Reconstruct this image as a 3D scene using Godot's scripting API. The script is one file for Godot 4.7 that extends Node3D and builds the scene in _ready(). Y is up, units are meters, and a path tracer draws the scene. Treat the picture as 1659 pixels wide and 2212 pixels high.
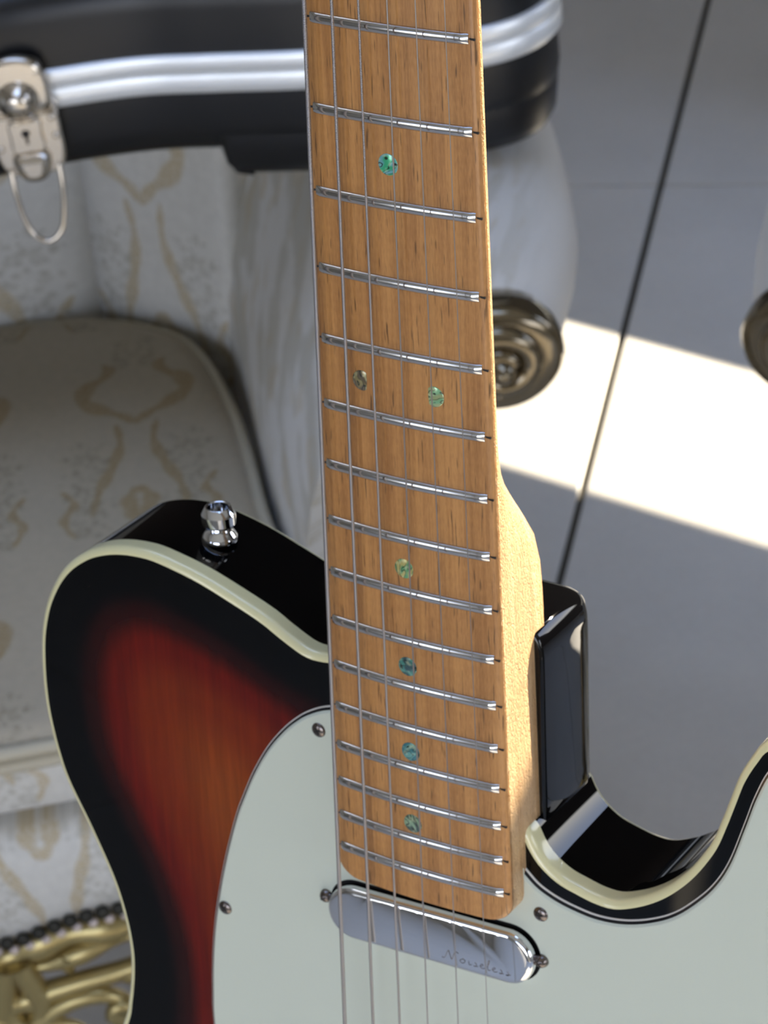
extends Node3D

# ------------------------------------------------------------------ mesh builder
class MB:
	var P := PackedVector3Array()
	var U := PackedVector2Array()
	var S := PackedInt32Array()
	var g := 0

	func tri(a: Vector3, b: Vector3, c: Vector3, ua := Vector2.ZERO, ub := Vector2.ZERO, uc := Vector2.ZERO) -> void:
		P.append(a); P.append(b); P.append(c)
		U.append(ua); U.append(ub); U.append(uc)
		S.append(g)

	func quad(a: Vector3, b: Vector3, c: Vector3, d: Vector3, ua := Vector2.ZERO, ub := Vector2.ZERO, uc := Vector2.ZERO, ud := Vector2.ZERO) -> void:
		tri(a, b, c, ua, ub, uc)
		tri(a, c, d, ua, uc, ud)

	# rows: Array of PackedVector3Array, all of one length; uv: x runs along a row, y across rows (in lengths when su/sv are given)
	func grid(rows: Array, wrap := false, su := 1.0, sv := 1.0) -> void:
		var n: int = rows[0].size()
		var m := n if wrap else n - 1
		for i in rows.size() - 1:
			for j in m:
				var k := (j + 1) % n
				var v0 := sv * float(i) / (rows.size() - 1)
				var v1 := sv * float(i + 1) / (rows.size() - 1)
				var u0 := su * float(j) / m
				var u1 := su * float(j + 1) / m
				quad(rows[i][j], rows[i][k], rows[i + 1][k], rows[i + 1][j], Vector2(u0, v0), Vector2(u1, v0), Vector2(u1, v1), Vector2(u0, v1))

	func fan(ring: PackedVector3Array, su := 1.0) -> void:
		var c := Vector3.ZERO
		for p in ring:
			c += p
		c /= ring.size()
		for i in ring.size():
			tri(c, ring[i], ring[(i + 1) % ring.size()], Vector2(0.5, 0.5) * su, Vector2(0, 0), Vector2(1, 0))

	func centre() -> Vector3:
		var c := Vector3.ZERO
		for p in P:
			c += p
		return c / maxi(P.size(), 1)

	func flux(c: Vector3) -> float:
		var f := 0.0
		for i in range(0, P.size(), 3):
			f += (P[i] - c).dot((P[i + 1] - c).cross(P[i + 2] - c))
		return f

	func into(am: ArrayMesh, c: Vector3, off: Vector3) -> ArrayMesh:
		var flip := flux(c) > 0.0
		var st := SurfaceTool.new()
		st.begin(Mesh.PRIMITIVE_TRIANGLES)
		for t in S.size():
			for q in [0, 2, 1] if flip else [0, 1, 2]:
				st.set_smooth_group(S[t])
				st.set_uv(U[t * 3 + q])
				st.add_vertex(P[t * 3 + q] - off)
		st.generate_normals()
		st.index()
		return st.commit(am)

	func mesh(off := Vector3.ZERO) -> ArrayMesh:
		return into(ArrayMesh.new(), centre(), off)


func joined(list: Array, off := Vector3.ZERO) -> ArrayMesh:   # several builders -> one mesh with a surface for each
	var c := Vector3.ZERO
	for mb in list:
		c += mb.centre() / list.size()
	var am := ArrayMesh.new()
	for mb in list:
		mb.into(am, c, off)
	return am


# ------------------------------------------------------------------ shape helpers
func spline(pts: Array, closed: bool, n: int) -> PackedVector2Array:
	var out := PackedVector2Array()
	var m := pts.size()
	for i in (m if closed else m - 1):
		var a: Vector2 = pts[(i - 1 + m) % m] if closed or i > 0 else pts[0]
		var b: Vector2 = pts[i]
		var c: Vector2 = pts[(i + 1) % m]
		var d: Vector2 = pts[(i + 2) % m] if closed or i + 2 < m else pts[m - 1]
		for k in n:
			out.append(b.cubic_interpolate(c, a, d, float(k) / n))
	if not closed:
		out.append(pts[m - 1])
	return out


func spline3(pts: Array, n: int) -> PackedVector3Array:
	var out := PackedVector3Array()
	var m := pts.size()
	for i in m - 1:
		var a: Vector3 = pts[maxi(i - 1, 0)]
		var b: Vector3 = pts[i]
		var c: Vector3 = pts[i + 1]
		var d: Vector3 = pts[mini(i + 2, m - 1)]
		for k in n:
			out.append(b.cubic_interpolate(c, a, d, float(k) / n))
	out.append(pts[m - 1])
	return out


func even(line: PackedVector2Array, step: float, closed: bool) -> PackedVector2Array:
	var out := PackedVector2Array()
	var carry := 0.0
	for i in (line.size() if closed else line.size() - 1):
		var a := line[i]
		var b := line[(i + 1) % line.size()]
		var l := a.distance_to(b)
		while carry < l:
			out.append(a.lerp(b, carry / l))
			carry += step
		carry -= l
	if not closed:
		out.append(line[line.size() - 1])
	elif out.size() > 2 and out[out.size() - 1].distance_to(out[0]) < step * 0.5:
		out.remove_at(out.size() - 1)
	return out


func inset(r: PackedVector2Array, d: float) -> PackedVector2Array:   # closed ring moved inwards
	var area := 0.0
	for i in r.size():
		area += r[i].cross(r[(i + 1) % r.size()])
	var s := signf(area)
	var out := PackedVector2Array()
	for i in r.size():
		var t := (r[(i + 1) % r.size()] - r[(i - 1 + r.size()) % r.size()]).normalized()
		out.append(r[i] + Vector2(-t.y, t.x) * s * d)
	return out


func lift(r: PackedVector2Array, w: float, map: Callable) -> PackedVector3Array:
	var out := PackedVector3Array()
	for p in r:
		out.append(map.call(p.x, p.y, w))
	return out


func loft(mb: MB, r: PackedVector2Array, prof: Array, map: Callable, su := 1.0, sv := 1.0) -> void:
	var rows := []
	for k in prof:
		rows.append(lift(inset(r, k.x) if absf(k.x) > 1e-7 else r, k.y, map))
	mb.grid(rows, true, su, sv)


func cap(mb: MB, r: PackedVector2Array, w: float, map: Callable, uv: Callable) -> void:
	var ix := Geometry2D.triangulate_polygon(r)
	if ix.is_empty():   # a fold in a tight inner corner: clean it first
		var best := PackedVector2Array()
		for q in Geometry2D.offset_polygon(r, 0.0005 if absf(r[0].x - r[1].x) < 0.05 else 0.05):
			if q.size() > best.size():
				best = q
		r = best
		ix = Geometry2D.triangulate_polygon(r)
	for i in range(0, ix.size(), 3):
		var a := r[ix[i]]
		var b := r[ix[i + 1]]
		var c := r[ix[i + 2]]
		mb.tri(map.call(a.x, a.y, w), map.call(b.x, b.y, w), map.call(c.x, c.y, w), uv.call(a), uv.call(b), uv.call(c))


func round_prof(r: float, top: float, n: int) -> Array:   # quarter round from the face edge (inset r, height top) to the side (inset 0, height top - r)
	var out := []
	for i in n + 1:
		var a := PI / 2 * i / n
		out.append(Vector2(r * (1.0 - sin(a)), top - r * (1.0 - cos(a))))
	return out


func tube(mb: MB, path: PackedVector3Array, rad, sides: int, flat := 1.0, hint := Vector3.UP, uvlen := 1.0) -> void:
	var rows := []
	var n := path.size()
	var x := Vector3.ZERO
	for i in n:
		var t := (path[mini(i + 1, n - 1)] - path[maxi(i - 1, 0)]).normalized()
		if i == 0:
			x = hint.cross(t)
			if x.length() < 1e-3:
				x = Vector3(1, 0, 0.2).cross(t)
		x = (x - t * x.dot(t)).normalized()
		var y := t.cross(x)
		var r: float = rad if rad is float else rad.call(float(i) / (n - 1))
		var row := PackedVector3Array()
		for k in sides:
			var a := TAU * k / sides
			row.append(path[i] + (x * cos(a) + y * sin(a) * flat) * r)
		rows.append(row)
	mb.grid(rows, true, 1.0, uvlen)
	mb.fan(rows[0])
	mb.fan(rows[n - 1])


func lathe(mb: MB, prof: Array, seg: int, xf := Transform3D()) -> void:   # (radius, height) round the y axis
	var rows := []
	for p in prof:
		var row := PackedVector3Array()
		for k in seg:
			var a := TAU * k / seg
			row.append(xf * Vector3(p.x * cos(a), p.y, p.x * sin(a)))
		rows.append(row)
	mb.grid(rows, true)


func block(mb: MB, size: Vector3, xf := Transform3D(), bevel := 0.0) -> void:
	var h := size / 2
	var b := minf(bevel, minf(h.x, minf(h.y, h.z)) * 0.9)
	var r := PackedVector2Array()
	for q in [[1, 1], [-1, 1], [-1, -1], [1, -1]]:
		if b <= 0.0:
			r.append(Vector2(h.x * q[0], h.z * q[1]))
		elif q[0] * q[1] > 0:
			r.append(Vector2(h.x * q[0], (h.z - b) * q[1])); r.append(Vector2((h.x - b) * q[0], h.z * q[1]))
		else:
			r.append(Vector2((h.x - b) * q[0], h.z * q[1])); r.append(Vector2(h.x * q[0], (h.z - b) * q[1]))
	var keep := mb.g
	mb.g = -1
	var ys := [-h.y, h.y] if b <= 0.0 else [-h.y, -h.y + b, h.y - b, h.y]
	var ins := [0.0, 0.0] if b <= 0.0 else [b, 0.0, 0.0, b]
	var rows := []
	for i in ys.size():
		var row := PackedVector3Array()
		for p in r:
			var s := Vector2(p.x - signf(p.x) * ins[i], p.y - signf(p.y) * ins[i])
			row.append(xf * Vector3(s.x, ys[i], s.y))
		rows.append(row)
	mb.grid(rows, true)
	mb.fan(rows[0])
	mb.fan(rows[rows.size() - 1])
	mb.g = keep


# ------------------------------------------------------------------ nodes
func thing(called: String, label: String, category: String, at := Vector3.ZERO, group := "") -> Node3D:
	var o := Node3D.new()
	o.name = called
	add_child(o, true)
	o.position = at
	o.set_meta("label", label)
	o.set_meta("category", category)
	if group:
		o.set_meta("group", group)
	return o


func part(called: String, m: Mesh, mats, parent: Node, label := "") -> MeshInstance3D:
	var o := MeshInstance3D.new()
	o.name = called
	o.mesh = m
	if mats is Array:
		for i in mats.size():
			o.set_surface_override_material(i, mats[i])
	else:
		o.material_override = mats
	parent.add_child(o, true)
	if label:
		o.set_meta("label", label)
	return o


func structure(called: String, o: Node3D) -> Node3D:
	o.name = called
	o.set_meta("kind", "structure")
	add_child(o, true)
	return o


# ------------------------------------------------------------------ materials
func mat(called: String, c: Color, rough: float, metal := 0.0, coat := 0.0, coat_rough := 0.05) -> StandardMaterial3D:
	var m := StandardMaterial3D.new()
	m.resource_name = called
	m.albedo_color = c
	m.roughness = rough
	m.metallic = metal
	if coat > 0.0:
		m.clearcoat_enabled = true
		m.clearcoat = coat
		m.clearcoat_roughness = coat_rough
	return m


func rgb8(r: float, g: float, b: float) -> Color:
	return Color(r / 255.0, g / 255.0, b / 255.0)


func picture(w: int, h: int, f: Callable) -> ImageTexture:
	var d := PackedByteArray()
	d.resize(w * h * 3)
	var k := 0
	for y in h:
		for x in w:
			var c: Color = f.call(x, y)
			d[k] = clampi(int(c.r * 255.0), 0, 255)
			d[k + 1] = clampi(int(c.g * 255.0), 0, 255)
			d[k + 2] = clampi(int(c.b * 255.0), 0, 255)
			k += 3
	return ImageTexture.create_from_image(Image.create_from_data(w, h, false, Image.FORMAT_RGB8, d))


func noise(seed_: int, freq: float, oct := 3) -> FastNoiseLite:
	var n := FastNoiseLite.new()
	n.seed = seed_
	n.noise_type = FastNoiseLite.TYPE_SIMPLEX_SMOOTH
	n.frequency = freq
	n.fractal_octaves = oct
	return n


func maple_texture(seed_: int, base: Color, dark: Color, flecks: float) -> ImageTexture:
	var big := noise(seed_, 0.012, 3)
	var fine := noise(seed_ + 1, 0.07, 3)
	var grit := noise(seed_ + 2, 0.35, 2)
	var fleck := noise(seed_ + 3, 0.05, 2)
	return picture(512, 1024, func(x, y):
		var s: float = big.get_noise_2d(x * 1.3, y * 0.10) * 0.5 + fine.get_noise_2d(x * 1.6, y * 0.05) * 0.42 + grit.get_noise_2d(x * 1.0, y * 0.16) * 0.28
		var curl: float = fine.get_noise_2d(x * 0.25 + 300.0, y * 0.8) * 0.12
		var t: float = clampf(0.36 + s * 0.95 + curl, 0.0, 1.0)
		var c: Color = base.lerp(dark, t)
		var f: float = fleck.get_noise_2d(x * 2.6, y * 0.22 + 700.0)
		if f > 0.52:
			c = c.lerp(Color(0.26, 0.17, 0.08), clampf((f - 0.52) * 6.0, 0.0, 1.0) * flecks)
		return c)


var M := {}


# ------------------------------------------------------------------ guitar frame: u across (treble +), v down the neck from the nut, w out of the face, all in mm
const NECK_END := 476.0
const SCALE := 647.7
const CROWN_R := 241.0
const BODY_TOP := -10.7
const BODY_BACK := -50.0

func G(u: float, v: float, w: float) -> Vector3:
	return Vector3(u, 790.0 - v, w) * 0.001


func fret_half(v: float) -> float:
	return 20.2 + 0.0154 * v


func board_half(v: float) -> float:
	return fret_half(v) + 2.0


func crown_w(u: float, v: float) -> float:   # height of the fret tops
	var h := fret_half(v)
	return (CROWN_R - sqrt(CROWN_R * CROWN_R - h * h)) - (CROWN_R - sqrt(CROWN_R * CROWN_R - u * u))


func board_w(u: float, v: float) -> float:
	return crown_w(u, v) - 1.15


func _ready() -> void:
	set_up_light()
	make_materials()
	make_room()
	make_chairs()
	make_case()
	make_guitar()


# ------------------------------------------------------------------ camera, sky, sun
const SUN := Vector3(0.773, 0.427, -0.47)
const AX := Vector3(0.7507, 0, 0.6606)     # along the window wall
const AN := Vector3(-0.6606, 0, 0.7507)    # from the window wall into the room

func set_up_light() -> void:
	var cam := Camera3D.new()
	cam.name = "camera"
	cam.transform = Transform3D(Basis(Vector3(0.98586, -0.13471, 0.09968), Vector3(0.16758, 0.79249, -0.58641), Vector3(0, 0.59482, 0.80386)).orthonormalized(), Vector3(0, 1.6, 0))
	var lens := CameraAttributesPhysical.new()
	lens.frustum_focal_length = 70.5945
	lens.frustum_focus_distance = 0.70
	lens.exposure_aperture = 30.0
	lens.frustum_near = 0.05
	lens.frustum_far = 50.0
	cam.attributes = lens
	add_child(cam)
	cam.fov = 19.2944
	cam.current = true

	var sky := ProceduralSkyMaterial.new()
	sky.sky_top_color = Color(0.56, 0.675, 0.875)
	sky.sky_horizon_color = Color(0.97, 0.96, 0.94)
	sky.sky_curve = 0.2
	sky.ground_bottom_color = Color(0.42, 0.42, 0.40)
	sky.ground_horizon_color = Color(0.60, 0.62, 0.62)
	sky.sun_angle_max = 5.0
	var e := Environment.new()
	e.background_mode = Environment.BG_SKY
	e.sky = Sky.new()
	e.sky.sky_material = sky
	e.background_energy_multiplier = 7.0
	e.tonemap_mode = Environment.TONE_MAPPER_LINEAR
	e.tonemap_exposure = 0.87
	e.sdfgi_enabled = true
	e.ssao_enabled = true
	e.ssil_enabled = true
	var we := WorldEnvironment.new()
	we.name = "world_environment"
	we.environment = e
	add_child(we)

	var sun := DirectionalLight3D.new()
	sun.name = "sun"
	sun.light_color = Color(1.0, 0.95, 0.86)
	sun.light_energy = 7.0
	sun.light_angular_distance = 0.28
	sun.shadow_enabled = true
	sun.basis = Basis.looking_at(-SUN.normalized(), Vector3.UP)
	add_child(sun)


func make_materials() -> void:
	M.wall = mat("plaster", rgb8(172, 168, 160), 0.85)
	M.dark_wall = mat("dark_unseen_wall", rgb8(58, 48, 40), 0.6)  # unseen wall, coloured dark so the black lacquer reflects little light
	M.ceiling = mat("ceiling_paint", rgb8(235, 234, 230), 0.9)
	M.grout = mat("grout", rgb8(74, 70, 60), 0.9)
	var sp := noise(11, 0.02, 3)
	var sp2 := noise(12, 0.3, 2)
	M.tile = mat("stone_tile", Color.WHITE, 0.38)
	M.tile.albedo_texture = picture(256, 256, func(x, y):
		var t: float = 0.83 + sp.get_noise_2d(x, y) * 0.02 + sp2.get_noise_2d(x, y) * 0.012
		return Color(t, t * 0.978, t * 0.935))
	M.tile.uv1_triplanar = true
	M.tile.uv1_world_triplanar = true
	M.tile.uv1_scale = Vector3.ONE * 1.3

	M.maple = mat("amber_maple", Color.WHITE, 0.42, 0.0, 0.55, 0.22)
	M.maple.albedo_texture = maple_texture(21, rgb8(197, 143, 83), rgb8(152, 102, 53), 0.6)
	M.maple_side = mat("pale_maple", Color.WHITE, 0.45, 0.0, 0.4, 0.25)
	M.maple_side.albedo_texture = maple_texture(31, rgb8(228, 190, 142), rgb8(204, 158, 108), 0.2)
	var cr := noise(41, 0.05, 4)
	var cr2 := noise(42, 0.13, 3)
	M.maple_side.heightmap_enabled = true
	M.maple_side.heightmap_scale = 0.10
	M.maple_side.heightmap_texture = picture(512, 1024, func(x, y):
		var a: float = 1.0 - minf(1.0, absf(cr.get_noise_2d(x * 1.2, y * 0.35)) * 9.0)
		var b: float = 1.0 - minf(1.0, absf(cr2.get_noise_2d(x * 0.8, y * 0.4)) * 7.0)
		var h: float = 0.8 - 0.5 * maxf(a, b * 0.7)
		return Color(h, h, h))
	M.chrome = mat("chrome", rgb8(226, 228, 232), 0.06, 1.0)
	M.fret = mat("fret_nickel", rgb8(206, 205, 204), 0.16, 1.0)
	M.string = mat("string_steel", rgb8(176, 170, 168), 0.28, 1.0)
	M.wound = mat("wound_string", rgb8(186, 180, 176), 0.35, 1.0)
	M.wound.heightmap_enabled = true
	M.wound.heightmap_scale = 0.02
	M.wound.heightmap_texture = picture(4, 16, func(_x, y):
		var h: float = absf(sin(PI * y / 16.0))
		return Color(h, h, h))
	M.screw = mat("dark_screw", rgb8(120, 112, 108), 0.22, 1.0)
	M.dark = mat("dark_recess", rgb8(22, 20, 20), 0.6)
	M.gloss_black = mat("black_lacquer", rgb8(5, 5, 6), 0.25, 0.0, 1.0, 0.02)
	M.gloss_black.metallic_specular = 0.0
	M.bind = mat("cream_binding", rgb8(230, 224, 176), 0.3, 0.0, 0.8, 0.05)
	M.guard = mat("mint_white_plastic", rgb8(207, 215, 203), 0.22, 0.0, 0.3, 0.1)
	M.guard_ply = mat("black_ply", rgb8(16, 18, 26), 0.25)
	M.guard_low = mat("white_ply", rgb8(226, 222, 214), 0.3)
	M.bone = mat("bone", rgb8(230, 222, 200), 0.4)

	M.brocade = mat("cream_brocade", Color.WHITE, 0.62)
	M.brocade.albedo_texture = brocade_texture()
	M.shaded_cloth = M.brocade.duplicate()
	M.shaded_cloth.resource_name = "shaded_brocade"
	M.shaded_cloth.albedo_color = Color(0.86, 0.82, 0.75)  # same brocade, darkened and browned to carry the shade under the case
	M.brocade.rim_enabled = true
	M.brocade.rim = 0.4
	M.arm_cloth = mat("streaked_brocade", Color.WHITE, 0.55)
	M.arm_cloth.rim_enabled = true
	M.arm_cloth.rim = 0.4
	var an := noise(51, 0.02, 4)
	var an2 := noise(52, 0.035, 3)
	M.arm_cloth.albedo_texture = picture(512, 512, func(x, y):
		var a: float = an.get_noise_2d(x * 3.4 + y * 0.5, y * 0.3)
		var b: float = an2.get_noise_2d(x * 2.4 + 90.0 + y * 0.4, y * 0.4)
		var fade: float = smoothstep(240.0, 150.0, x)
		var t: float = clampf(0.5 + a * 1.9, 0.0, 1.0)
		var c: Color = rgb8(207, 204, 197).lerp(rgb8(168, 163, 146), smoothstep(0.45, 0.8, t) * 0.6 * fade)
		return c.lerp(rgb8(176, 158, 120), smoothstep(0.2, 0.5, b) * 0.45 * fade))
	M.plain_cloth = mat("ivory_satin", rgb8(214, 214, 210), 0.5)
	var pn := noise(61, 0.02, 3)
	M.plain_cloth.albedo_texture = picture(256, 256, func(x, y):
		var t: float = 0.96 + 0.06 * pn.get_noise_2d(x * 2.0, y * 0.4)
		return Color(t, t, t))
	M.piping = mat("dull_gold_cord", rgb8(186, 178, 156), 0.7)
	M.gilt = mat("gilded_wood", rgb8(174, 156, 106), 0.3, 0.85)
	M.bronze = mat("dark_gilded_wood", rgb8(118, 104, 78), 0.14, 0.75, 0.8, 0.05)
	M.nail = mat("dark_nail", rgb8(46, 44, 36), 0.4, 0.5)
	M.pearl = mat("rosy_bead", rgb8(206, 190, 180), 0.3)
	M.shell = mat("black_shell_plastic", rgb8(10, 12, 17), 0.36)
	M.alum = mat("aluminium", rgb8(236, 240, 244), 0.36, 0.55)
	M.nickel = mat("nickel", rgb8(206, 198, 186), 0.2, 1.0)


func brocade_texture() -> ImageTexture:
	var w := 384
	var h := 768
	var gold := PackedFloat32Array()
	gold.resize(w * h)
	var grey := PackedFloat32Array()
	grey.resize(w * h)
	var stamp := func(field: PackedFloat32Array, cx: float, cy: float, r: float, a: float) -> void:
		for y in range(int(cy - r) - 1, int(cy + r) + 2):
			for x in range(int(cx - r) - 1, int(cx + r) + 2):
				var d := Vector2(x - cx, y - cy).length()
				if d < r:
					var k := posmod(y, h) * w + posmod(x, w)
					field[k] = maxf(field[k], a * minf(1.0, (r - d) / (r * 0.35)))
	var curves := [   # gold scrolls on the half repeat, mirrored: points (x, y), width
		[[Vector2(192, 330), Vector2(165, 300), Vector2(120, 268), Vector2(86, 228), Vector2(92, 178), Vector2(124, 150), Vector2(140, 120), Vector2(128, 96)], 15.0],
		[[Vector2(150, 330), Vector2(158, 400), Vector2(140, 480), Vector2(112, 560), Vector2(96, 640)], 10.0],
		[[Vector2(192, 560), Vector2(170, 600), Vector2(182, 660), Vector2(192, 700)], 14.0],
		[[Vector2(60, 700), Vector2(40, 640), Vector2(62, 590), Vector2(36, 540)], 8.0]]
	for c in curves:
		for m in [1.0, -1.0]:
			var line := even(spline(c[0], false, 12), 4.0, false)
			for i in line.size():
				var f := float(i) / line.size()
				var x: float = 192.0 + (line[i].x - 192.0) * m
				stamp.call(gold, x, line[i].y, c[1] * (0.45 + 1.0 * sin(PI * f) + 0.3 * sin(f * 23.0)), 0.95)
	var rng := RandomNumberGenerator.new()
	rng.seed = 77
	for i in 150:   # clustered grey leaves beside the stems
		var y := 380.0 + rng.randf() * 330.0
		var x := 60.0 + rng.randfn(0.0, 22.0) + 0.05 * y
		var r := rng.randf_range(3.0, 10.0)
		var a := rng.randf_range(0.4, 1.0)
		for m in [1.0, -1.0]:
			stamp.call(grey, 192.0 + (x - 192.0) * m, y, r, a)
	for i in 30:
		var y := rng.randf() * 120.0
		var x := 150.0 + rng.randf() * 40.0
		var r := rng.randf_range(4.0, 10.0)
		for m in [1.0, -1.0]:
			stamp.call(grey, 192.0 + (x - 192.0) * m, y, r, 0.7)
	var n := noise(78, 0.03, 3)
	var thread := noise(79, 0.5, 1)
	var base := rgb8(206, 203, 194)
	var gcol := rgb8(172, 150, 106)
	var lcol := rgb8(146, 142, 126)
	return picture(w, h, func(x, y):
		var k: int = y * w + x
		var c: Color = base * (1.0 + 0.03 * n.get_noise_2d(x, y))
		c = c.lerp(gcol, gold[k] * (0.55 + 0.55 * n.get_noise_2d(x * 3.0, y * 3.0) + 0.25 * thread.get_noise_2d(x * 1.5, y * 0.3)))
		c = c.lerp(lcol, grey[k] * (0.42 + 0.3 * n.get_noise_2d(x * 3.0, y * 3.0)))
		return c * (1.0 + 0.05 * thread.get_noise_2d(x * 0.6, y * 2.0)))


# ------------------------------------------------------------------ room
func wall(called: String, centre: Vector3, along: Vector3, length: float, height: float, holes: Array, m: Material) -> void:
	var b := Basis(along, Vector3.UP, along.cross(Vector3.UP))
	var c := CSGBox3D.new()
	c.size = Vector3(length, height, 0.16)
	c.transform = Transform3D(b, centre + Vector3.UP * height / 2)
	c.material = m
	for h in holes:   # (from, to) along the wall, (from, to) in height
		var q := CSGBox3D.new()
		q.name = "opening"
		q.operation = CSGShape3D.OPERATION_SUBTRACTION
		q.size = Vector3(h[1] - h[0], h[3] - h[2], 0.4)
		q.position = Vector3((h[0] + h[1]) / 2, (h[2] + h[3]) / 2 - height / 2, 0)
		q.material = m
		c.add_child(q, true)
	structure(called, c)


func make_room() -> void:
	var top := 3.0
	# wall_back: unseen openings shaped to throw the floor strip, light the neck and streak the cutaway
	wall("wall_back", AN * -2.83, AX, 6.6, top, [[-2.0, 0.6, 0.396, 0.584], [0.276, 0.374, 2.146, 2.54], [0.5, 1.7, 0.95, 2.2]], M.dark_wall)
	wall("wall_right", AX * 3.08, AN, 6.2, top, [[-1.2, 0.7, 0.8, 2.1]], M.wall)  # opening added to brighten the surfaces that face right
	wall("wall_left", AX * -3.28, AN, 6.2, top, [], M.wall)
	wall("wall_front", AN * 3.08, AX, 6.6, top, [[-2.02, -1.52, 0.7, 2.6], [-0.5, 1.9, 0.6, 2.5]], M.wall)  # unseen openings sized for the fret highlights and front fill light
	var ceil := CSGBox3D.new()   # unseen skylight shaft added for overhead light, thick to keep direct sun out
	ceil.size = Vector3(6.8, 0.6, 6.4)
	ceil.transform = Transform3D(Basis(AX, Vector3.UP, AN), Vector3.UP * (top + 0.3))
	ceil.material = M.ceiling
	var shaft := CSGBox3D.new()
	shaft.name = "opening"
	shaft.operation = CSGShape3D.OPERATION_SUBTRACTION
	shaft.size = Vector3(2.2, 1.0, 0.75)
	shaft.position = Vector3(-0.9, 0, -0.95)
	shaft.material = M.ceiling
	ceil.add_child(shaft)
	structure("ceiling", ceil)
	# floor: a bed of grout with stone tiles proud of it
	var floor_ := MeshInstance3D.new()
	var mb := MB.new()
	block(mb, Vector3(6.8, 0.1, 6.4), Transform3D(Basis(AX, Vector3.UP, AN), Vector3(0, -0.054, 0)))
	floor_.mesh = mb.mesh()
	floor_.material_override = M.grout
	structure("floor", floor_)
	var ta := Vector3(-0.3045, 0, 0.9525)
	var tb := Vector3(0.9525, 0, 0.3045)
	var cross := Vector3(0.334, 0, -2.636)
	mb = MB.new()
	block(mb, Vector3(0.893, 0.016, 1.197), Transform3D(), 0.0012)
	var tile := mb.mesh()
	for i in range(-4, 5):
		for j in range(-2, 5):
			var p := cross + tb * (0.45 + i * 0.9) + ta * (0.6 + j * 1.2)
			if absf(p.dot(AX)) < 3.3 and absf(p.dot(AN)) < 3.1:
				var t := part("tile", tile, M.tile, floor_)
				t.transform = Transform3D(Basis(tb, Vector3.UP, ta), p + Vector3(0, -0.008, 0))


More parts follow.
